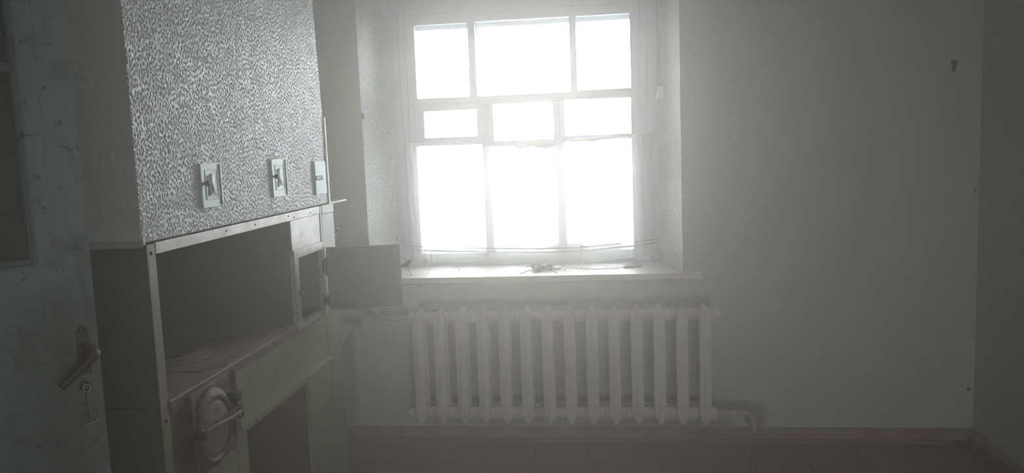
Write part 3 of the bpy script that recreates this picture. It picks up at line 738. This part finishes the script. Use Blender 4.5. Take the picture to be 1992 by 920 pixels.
# ================================================================== RADIATOR
rx0, ry, rz0, rz1 = -.972, -.130, .131, .720
PITCH = .1096
rad = root('radiator', (-.255, -.095, rz0), 'old cast-iron radiator of fourteen pinkish white sections under the window', 'radiator')
def section_bm():
    bm = bmesh.new()
    H = rz1-rz0
    def col(yc, depth, wide, face):
        prof = [(0.0, .16), (.010, .42), (.026, .76), (.044, .96), (.06, 1), (H-.045, 1), (H-.033, .95), (H-.020, .74), (H-.009, .46), (H-.001, .18)]
        rings = []
        for z, s_ in prof:
            wv = wide*s_; dv_ = depth*(.25+.75*min(1, s_*1.15))
            pts = [(-.5, 0), (-.46, -.28), (-.30, -.40), (-.12, -.43), (-.07, -.52), (.07, -.52), (.12, -.43), (.30, -.40), (.46, -.28), (.5, 0), (.40, .36), (0, .5), (-.40, .36)]
            rings.append([bm.verts.new((wv*a, yc+dv_*b, z)) for a, b in pts])
        for a, b in zip(rings, rings[1:]):
            k = len(a)
            for i in range(k): bm.faces.new((a[i], a[(i+1) % k], b[(i+1) % k], b[i]))
        bm.faces.new(rings[0][::-1]); bm.faces.new(rings[-1])
    col(-.045, .050, .060, 1); col(.045, .046, .052, -1)
    # web joining the two columns at the ends
    for za, zb in ((.030, .085), (H-.085, H-.030)):
        box(bm, -.020, .020, -.045, .045, za, zb, .006)
    # hubs through to the next section
    for zc in (.044, H-.044):
        lathe(bm, [(.024, -.0548), (.030, -.050), (.031, -.02), (.031, .02), (.030, .050), (.024, .0548)], (0, 0, zc), (1, 0, 0), 18)
        lathe(bm, [(.014, 0), (.033, .001), (.033, .006), (.014, .007)], (.0505, 0, zc), (1, 0, 0), 18)
    return bm
sec = link('section', section_bm(), 'radiator', rad, world=False)
for p in sec.data.polygons: p.use_smooth = True
try: sec.data.set_sharp_from_angle(angle=R(38))
except Exception: pass
sec.matrix_world = Matrix.Translation((rx0, -.095, rz0))
for i in range(1, 14):
    c = sec.copy(); C.objects.link(c); c.parent = rad; c.matrix_parent_inverse = Matrix.Identity(4)
    c.location = (rx0+i*PITCH)-rad.location.x, -.095-rad.location.y, 0
sec.matrix_parent_inverse = Matrix.Identity(4); sec.location = (rx0-rad.location.x, -.095-rad.location.y, 0)
for (x, z, s_) in ((rx0-.054, rz0+.044, -1), (rx0+13*PITCH+.054, rz1-.044, 1)):
    bm = bmesh.new(); lathe(bm, [(.027, 0), (.027, .012), (.020, .014), (.019, .026), (.012, .028)], (x, -.095, z), (s_, 0, 0), 8 if s_ < 0 else 16)
    link('end_plug', bm, 'radiator', rad)
# bleeder at the bottom hub
bm = bmesh.new(); lathe(bm, [(.007, 0), (.007, .010), (.004, .012)], (.12, -.127, rz0+.020), (0, -1, -.4), 10); link('drain_nipple', bm, 'radiator', rad)
for x in (-.85, .33):
    bm = bmesh.new(); tube(bm, [(x, -.01, rz1-.085), (x, -.075, rz1-.085), (x, -.10, rz1-.079)], .008, 8); link('wall_bracket', bm, 'pipe', rad)
# pipes
bm = bmesh.new(); zz = rz1-.044
tube(bm, bend([(rx0-.05, -.095, zz), (-1.08, -.092, zz-.004), (-1.165, -.080, zz-.004), (-1.205, -.055, zz+.012), (-1.245, -.040, zz+.040), (-1.32, -.036, zz+.046), (-1.55, -.036, zz+.046)], 6), .0135, 12)
o = link('supply_pipe', bm, 'mintpipe', smooth=True); tag(o, 'thin mint painted heating pipe running from the radiator top towards the stove', 'pipe')
bm = bmesh.new(); xx = rx0+13*PITCH+.054
tube(bm, bend([(xx, -.095, rz0+.040), (xx+.05, -.095, rz0+.040), (xx+.115, -.085, rz0+.042), (xx+.158, -.062, rz0+.030), (xx+.185, -.040, rz0-.005), (xx+.195, -.022, rz0-.045), (xx+.197, -.014, rz0-.085)], 6), .0165, 14)
o = link('return_pipe', bm, 'pipe', smooth=True); tag(o, 'pinkish return pipe bending down to the floor at the right end of the radiator', 'pipe')
bm = bmesh.new(); lathe(bm, [(.023, 0), (.023, .026), (.019, .028)], (xx+.012, -.095, rz0+.040), (1, 0, 0), 6); link('lock_nut', bm, 'pipe', o)

# ================================================================== CURTAINS
def curtain(name, xs, top, bot, y0, folds, label, seedv, hem_jump=None):
    """xs range; top/bot functions of x -> z; folds(u)-> y offset"""
    n_, k_ = 160, 40
    me = bpy.data.meshes.new(name); V = []; F = []; UV = []
    Hgt = .66
    for j in range(k_+1):
        v = j/k_
        for i in range(n_+1):
            u = i/n_; x = xs(u, v); zt, zb = top(u), bot(u)
            z = zb+(zt-zb)*v
            V.append((x, y0+folds(u, v), z)); UV.append((u, (z-zb)/Hgt))
    for j in range(k_):
        for i in range(n_):
            a = j*(n_+1)+i; F.append((a, a+1, a+n_+2, a+n_+1))
    me.from_pydata(V, [], F); uvl = me.uv_layers.new(name='UVMap')
    for p in me.polygons:
        p.use_smooth = True
        for li in p.loop_indices: uvl.data[li].uv = UV[me.loops[li].vertex_index]
    me.materials.append(M['curtain'])
    o = bpy.data.objects.new(name, me); C.objects.link(o)
    tag(o, label, 'curtain', 'short white curtains on the string'); return o
def lerp_tab(tab):
    xs_, ys_ = zip(*tab)
    return lambda x: float(np.interp(x, xs_, ys_))
topz = lerp_tab([(-1.125, 1.585), (-1.07, 1.562), (-.875, 1.553), (-.66, 1.532), (-.504, 1.519), (-.39, 1.527), (-.278, 1.522), (-.213, 1.536), (-.137, 1.540), (-.054, 1.537), (.057, 1.560), (.139, 1.560), (.235, 1.578)])
botL = lerp_tab([(-1.12, .905), (-1.06, .900), (-.907, .892), (-.396, .874)])
botR = lerp_tab([(-.41, .874), (-.115, .876), (-.100, .878), (.041, .892), (.262, .916)])
def xL(u, v):
    x = -1.125+.735*u; return x+(.018*(1-v) if u < .1 else .018*(1-v)*max(0, 1-(u-.1)*3))
def fL(u, v):
    e = max(0, 1-u*4.2)
    return .006*math.sin(u*31+1.2)*(.4+.6*v)+.010*e*math.sin(u*120+v*1.0)+.004*math.sin(u*90)*v**6 + (.004*math.sin(9*v+u*5))
curtain('curtain', xL, lambda u: topz(-1.125+.735*u), lambda u: botL(-1.125+.735*u), .352, fL, 'left white curtain hanging from the string, hem resting near the sill', 1)
# right curtain with a fold doubled back at about its middle
def segR(u):
    """arc-length parameter to x with a doubled fold; returns x, layer depth"""
    if u < .40: return -.400+u/.40*.292, 0.0
    if u < .46: t = (u-.40)/.06; return -.108-.052*t, -.010*t
    if u < .52: t = (u-.46)/.06; return -.160+.056*t, -.012-.006*t
    t = (u-.52)/.48; return -.104+.340*t, -.018*(1-t)
def xR(u, v):
    x, _ = segR(u); return x+(.028*(1-v)*max(0, (x-.02)/.22) if x > .02 else 0)
def fR(u, v):
    x, d = segR(u); e = max(0, (x-.07)/.17)
    return d+.006*math.sin(u*27+.5)*(.4+.6*v)+.012*e*math.sin(x*115+v*1.6)+.004*math.sin(u*100)*v**6+.004*math.sin(8*v+u*6)
curtain('curtain', xR, lambda u: topz(segR(u)[0]), lambda u: botR(segR(u)[0])+(.0 if u < .43 else .008*max(0, 1-(u-.46)*3)), .346, fR, 'right white curtain with a doubled-back fold and striped hem rising to the right', 2)
# string, rolled top and ties
bm = bmesh.new()
pts = [(x, .350+.002*math.sin(x*30), topz(x)+.003) for x in np.linspace(-1.125, .235, 60)]
tube(bm, [(-1.150, .40, 1.600)]+pts+[(.262, .40, 1.584)], .0022, 6)
tube(bm, bend([(-1.125, .345, 1.592), (-.9, .340, 1.572), (-.66, .338, 1.540), (-.50, .340, 1.524)], 6), .0016, 6)
tag(link('curtain_string', bm, 'string', smooth=True), 'sagging string strung across the window holding up both white curtains', 'string')
def rag(name, x0, x1, r_, sd, label):
    bm = bmesh.new(); rr_ = random.Random(sd); k = 26; pts = []; rs = []
    for i in range(k):
        t = i/(k-1); x = x0+(x1-x0)*t
        pts.append((x, .344+.004*math.sin(t*21+sd), topz(x)+.006+r_*.35*math.sin(t*13+sd))); rs.append(max(.0025, r_*(.35+.65*math.sin(math.pi*t)**.7)*(.75+.5*rr_.random())))
    tube(bm, pts, rs, 9); return tag(link(name, bm, 'whitecloth', smooth=True), label, 'cloth')
rag('twisted_rag', -.50, -.215, .0165, 3, 'bunched white cloth knotted round the string at the middle of the window')
rag('twisted_rag', -.215, .03, .0075, 4, 'thin twisted white cloth with a knot on the string, right of the middle')
rag('twisted_rag', .02, .17, .0065, 8, 'looped white cloth strip on the string at the right end of the curtains')
bm = bmesh.new()
tube(bm, bend([(-.390, .335, 1.522), (-.388, .333, 1.495), (-.391, .334, 1.455)], 5), .0017, 6); tube(bm, bend([(-.384, .334, 1.520), (-.381, .333, 1.49), (-.384, .334, 1.462)], 5), .0014, 6)
tag(link('tie_thread', bm, 'castdark'), 'two dark thread ends dangling from the middle of the curtain string', 'thread')

# ================================================================== SMALL THINGS
# dry plant on the sill
bm = bmesh.new(); rr_ = random.Random(5)
for k in range(46):
    a = rr_.uniform(0, 2*math.pi); c0 = Vector((-.36+rr_.gauss(0, .028), .15+rr_.gauss(0, .035), .873+rr_.random()*.012))
    Ln = rr_.uniform(.015, .07)
    tube(bm, bend([c0, c0+Vector((math.cos(a)*Ln*.5, math.sin(a)*Ln*.5, rr_.uniform(0, .016))), c0+Vector((math.cos(a)*Ln, math.sin(a)*Ln, rr_.uniform(-.001, .008)))], 3), [rr_.uniform(.0012, .004)]*7, 5)
for a_, b_ in (((-.36, .13), (-.46, .02)), ((-.34, .12), (-.27, .03)), ((-.40, .17), (-.45, .26))):
    tube(bm, bend([(a_[0], a_[1], .876), ((a_[0]+b_[0])/2, (a_[1]+b_[1])/2, .882), (b_[0], b_[1], .873)], 5), .0022, 6)
tag(link('dry_twigs', bm, 'dry'), 'small heap of dry brown twigs lying mid window sill', 'twigs')
bm = bmesh.new(); tube(bm, bend([(-.265, .26, .873), (-.17, .17, .874), (-.07, .14, .873), (.04, .15, .874), (.10, .19, .878), (.16, .21, .874)], 6), .0018, 6)
tag(link('loose_string', bm, 'string'), 'loose pinkish string trailing over the right of the sill', 'string')
bm = bmesh.new()
for k in range(6):
    tube(bm, bend([(.075, .16+.006*k, .873), (.12, .175+.010*k, .880+.002*(k % 3)), (.170, .195+.010*k, .876)], 4), [.002, .004, .005, .006, .006, .006, .005, .004, .002], 6)
tag(link('pink_rag', bm, 'string', smooth=True), 'small crumpled pinkish rag on the right of the sill', 'cloth')
bm = bmesh.new(); rr_ = random.Random(11)
for k in range(70):
    x = rr_.uniform(-1.1, .25); y = .38*rr_.random()**.45+.0; s_ = rr_.uniform(.001, .0038)
    box(bm, x-s_, x+s_, y-s_*.8, y+s_*.8, .870, .870+s_*.6)
tag(link('sill_crumbs', bm, 'dry'), 'scattered crumbs of plaster and paint on the window sill', 'crumbs', kind='stuff')
bm = bmesh.new(); tube(bm, bend([(-1.045, .395, .960), (-1.048, .385, .915), (-1.046, .370, .884), (-1.025, .345, .876)], 5), .0018, 6)
tube(bm, bend([(-1.038, .395, .93), (-1.028, .38, .90), (-1.034, .36, .876)], 5), .0012, 6)
tag(link('window_wire', bm, 'wire'), 'thin white wire curling onto the left end of the sill', 'wire')
# switch-like plate on the right reveal
ang_ = math.atan2(FY, FR_-WR); Tm = Matrix.Translation((.296, .300, 1.778)) @ Matrix.Rotation(math.atan2(FR_-WR, FY)*-1, 4, 'Z')
sw = root('wall_switch', (.296, .300, 1.778), 'small yellowed white contact box on the right window reveal', 'switch')
bm = bmesh.new(); box(bm, -.028, .003, -.024, .024, -.033, .033, .004); bmesh.ops.transform(bm, matrix=Tm, verts=bm.verts); link('cover', bm, 'switch', sw)
bm = bmesh.new(); tube(bm, [Tm @ Vector((-.029, -.008, .012)), Tm @ Vector((-.031, .006, .010)), Tm @ Vector((-.031, .008, -.004)), Tm @ Vector((-.029, .002, -.016))], .0018, 6); link('contact_slot', bm, 'castdark', sw)
# bung in the left reveal
bm = bmesh.new(); lathe(bm, [(.019, 0), (.017, .012), (.010, .022), (.003, .024)], (-1.196, .385, 1.035), (1, -.3, 0), 14)
tube(bm, bend([(-1.185, .375, 1.025), (-1.175, .37, 1.0), (-1.168, .375, .985)], 4), .004, 6)
tag(link('reveal_bung', bm, 'wool', smooth=True), 'grey rag bung plugging a hole low on the left window reveal', 'bung')
bm = bmesh.new(); box(bm, -1.244, -1.232, -.006, .006, 1.695, 1.725, .002); tube(bm, [(-1.238, 0, 1.71), (-1.225, -.018, 1.712)], .003, 8)
tag(link('nail', bm, 'rust'), 'bent rusty nail on the edge of the left window reveal', 'nail')
bm = bmesh.new(); box(bm, 1.613, 1.640, -.012, .0, 1.826, 1.848, .003); box(bm, 1.618, 1.633, -.010, .0, 1.798, 1.828, .003)
tag(link('wall_peg', bm, 'rust'), 'small reddish brown peg high on the wall right of the window', 'peg')
for (x, z, r_, lb) in ((1.735, 1.236, .007, 'nail stub in the right wall corner level with the curtain'), (1.728, .264, .010, 'nail stub low in the right wall corner above the skirting')):
    bm = bmesh.new(); lathe(bm, [(r_, 0), (r_*.8, .006), (.001, .007)], (x, .0, z), (0, -1, 0), 10)
    tag(link('nail', bm, 'rust'), 'dark ' + lb, 'nail')
# fallen plaster crumbs in the floor corner
bm = bmesh.new(); rr_ = random.Random(21)
for k in range(40):
    x = XR-.035-abs(rr_.gauss(0, .035)); y = -.035-abs(rr_.gauss(0, .04)); s_ = rr_.uniform(.004, .014)
    z = .0 if (x < XR-.03 and y < -.03) else .068
    r0 = bmesh.ops.create_icosphere(bm, subdivisions=1, radius=s_)['verts']
    for v in r0: v.co = Vector((x+v.co.x, y+v.co.y, z+s_*.6+v.co.z*.7))
tag(link('plaster_rubble', bm, 'rust'), 'crumbled dirt heaped in the floor corner at the right', 'rubble', kind='stuff')

# ================================================================== LENS GLARE, imitated by an added scattering volume
hm = bpy.data.materials.new('glare_scatter'); hm.use_nodes = True
n = hm.node_tree.nodes; l = hm.node_tree.links; n.remove(n['Principled BSDF'])
vs = n.new('ShaderNodeVolumeScatter'); vs.inputs['Color'].default_value = (1, .92, .84, 1)
vs.inputs['Density'].default_value = .095; vs.inputs['Anisotropy'].default_value = .76
l.new(vs.outputs[0], n['Material Output'].inputs['Volume'])
o = link('glare_haze', B(XL+.004, XR-.004, YB+.004, -.001, .001, ZC-.004), hm)
tag(o, 'added scattering volume filling the room in place of lens glare', 'glare_haze', kind='stuff')
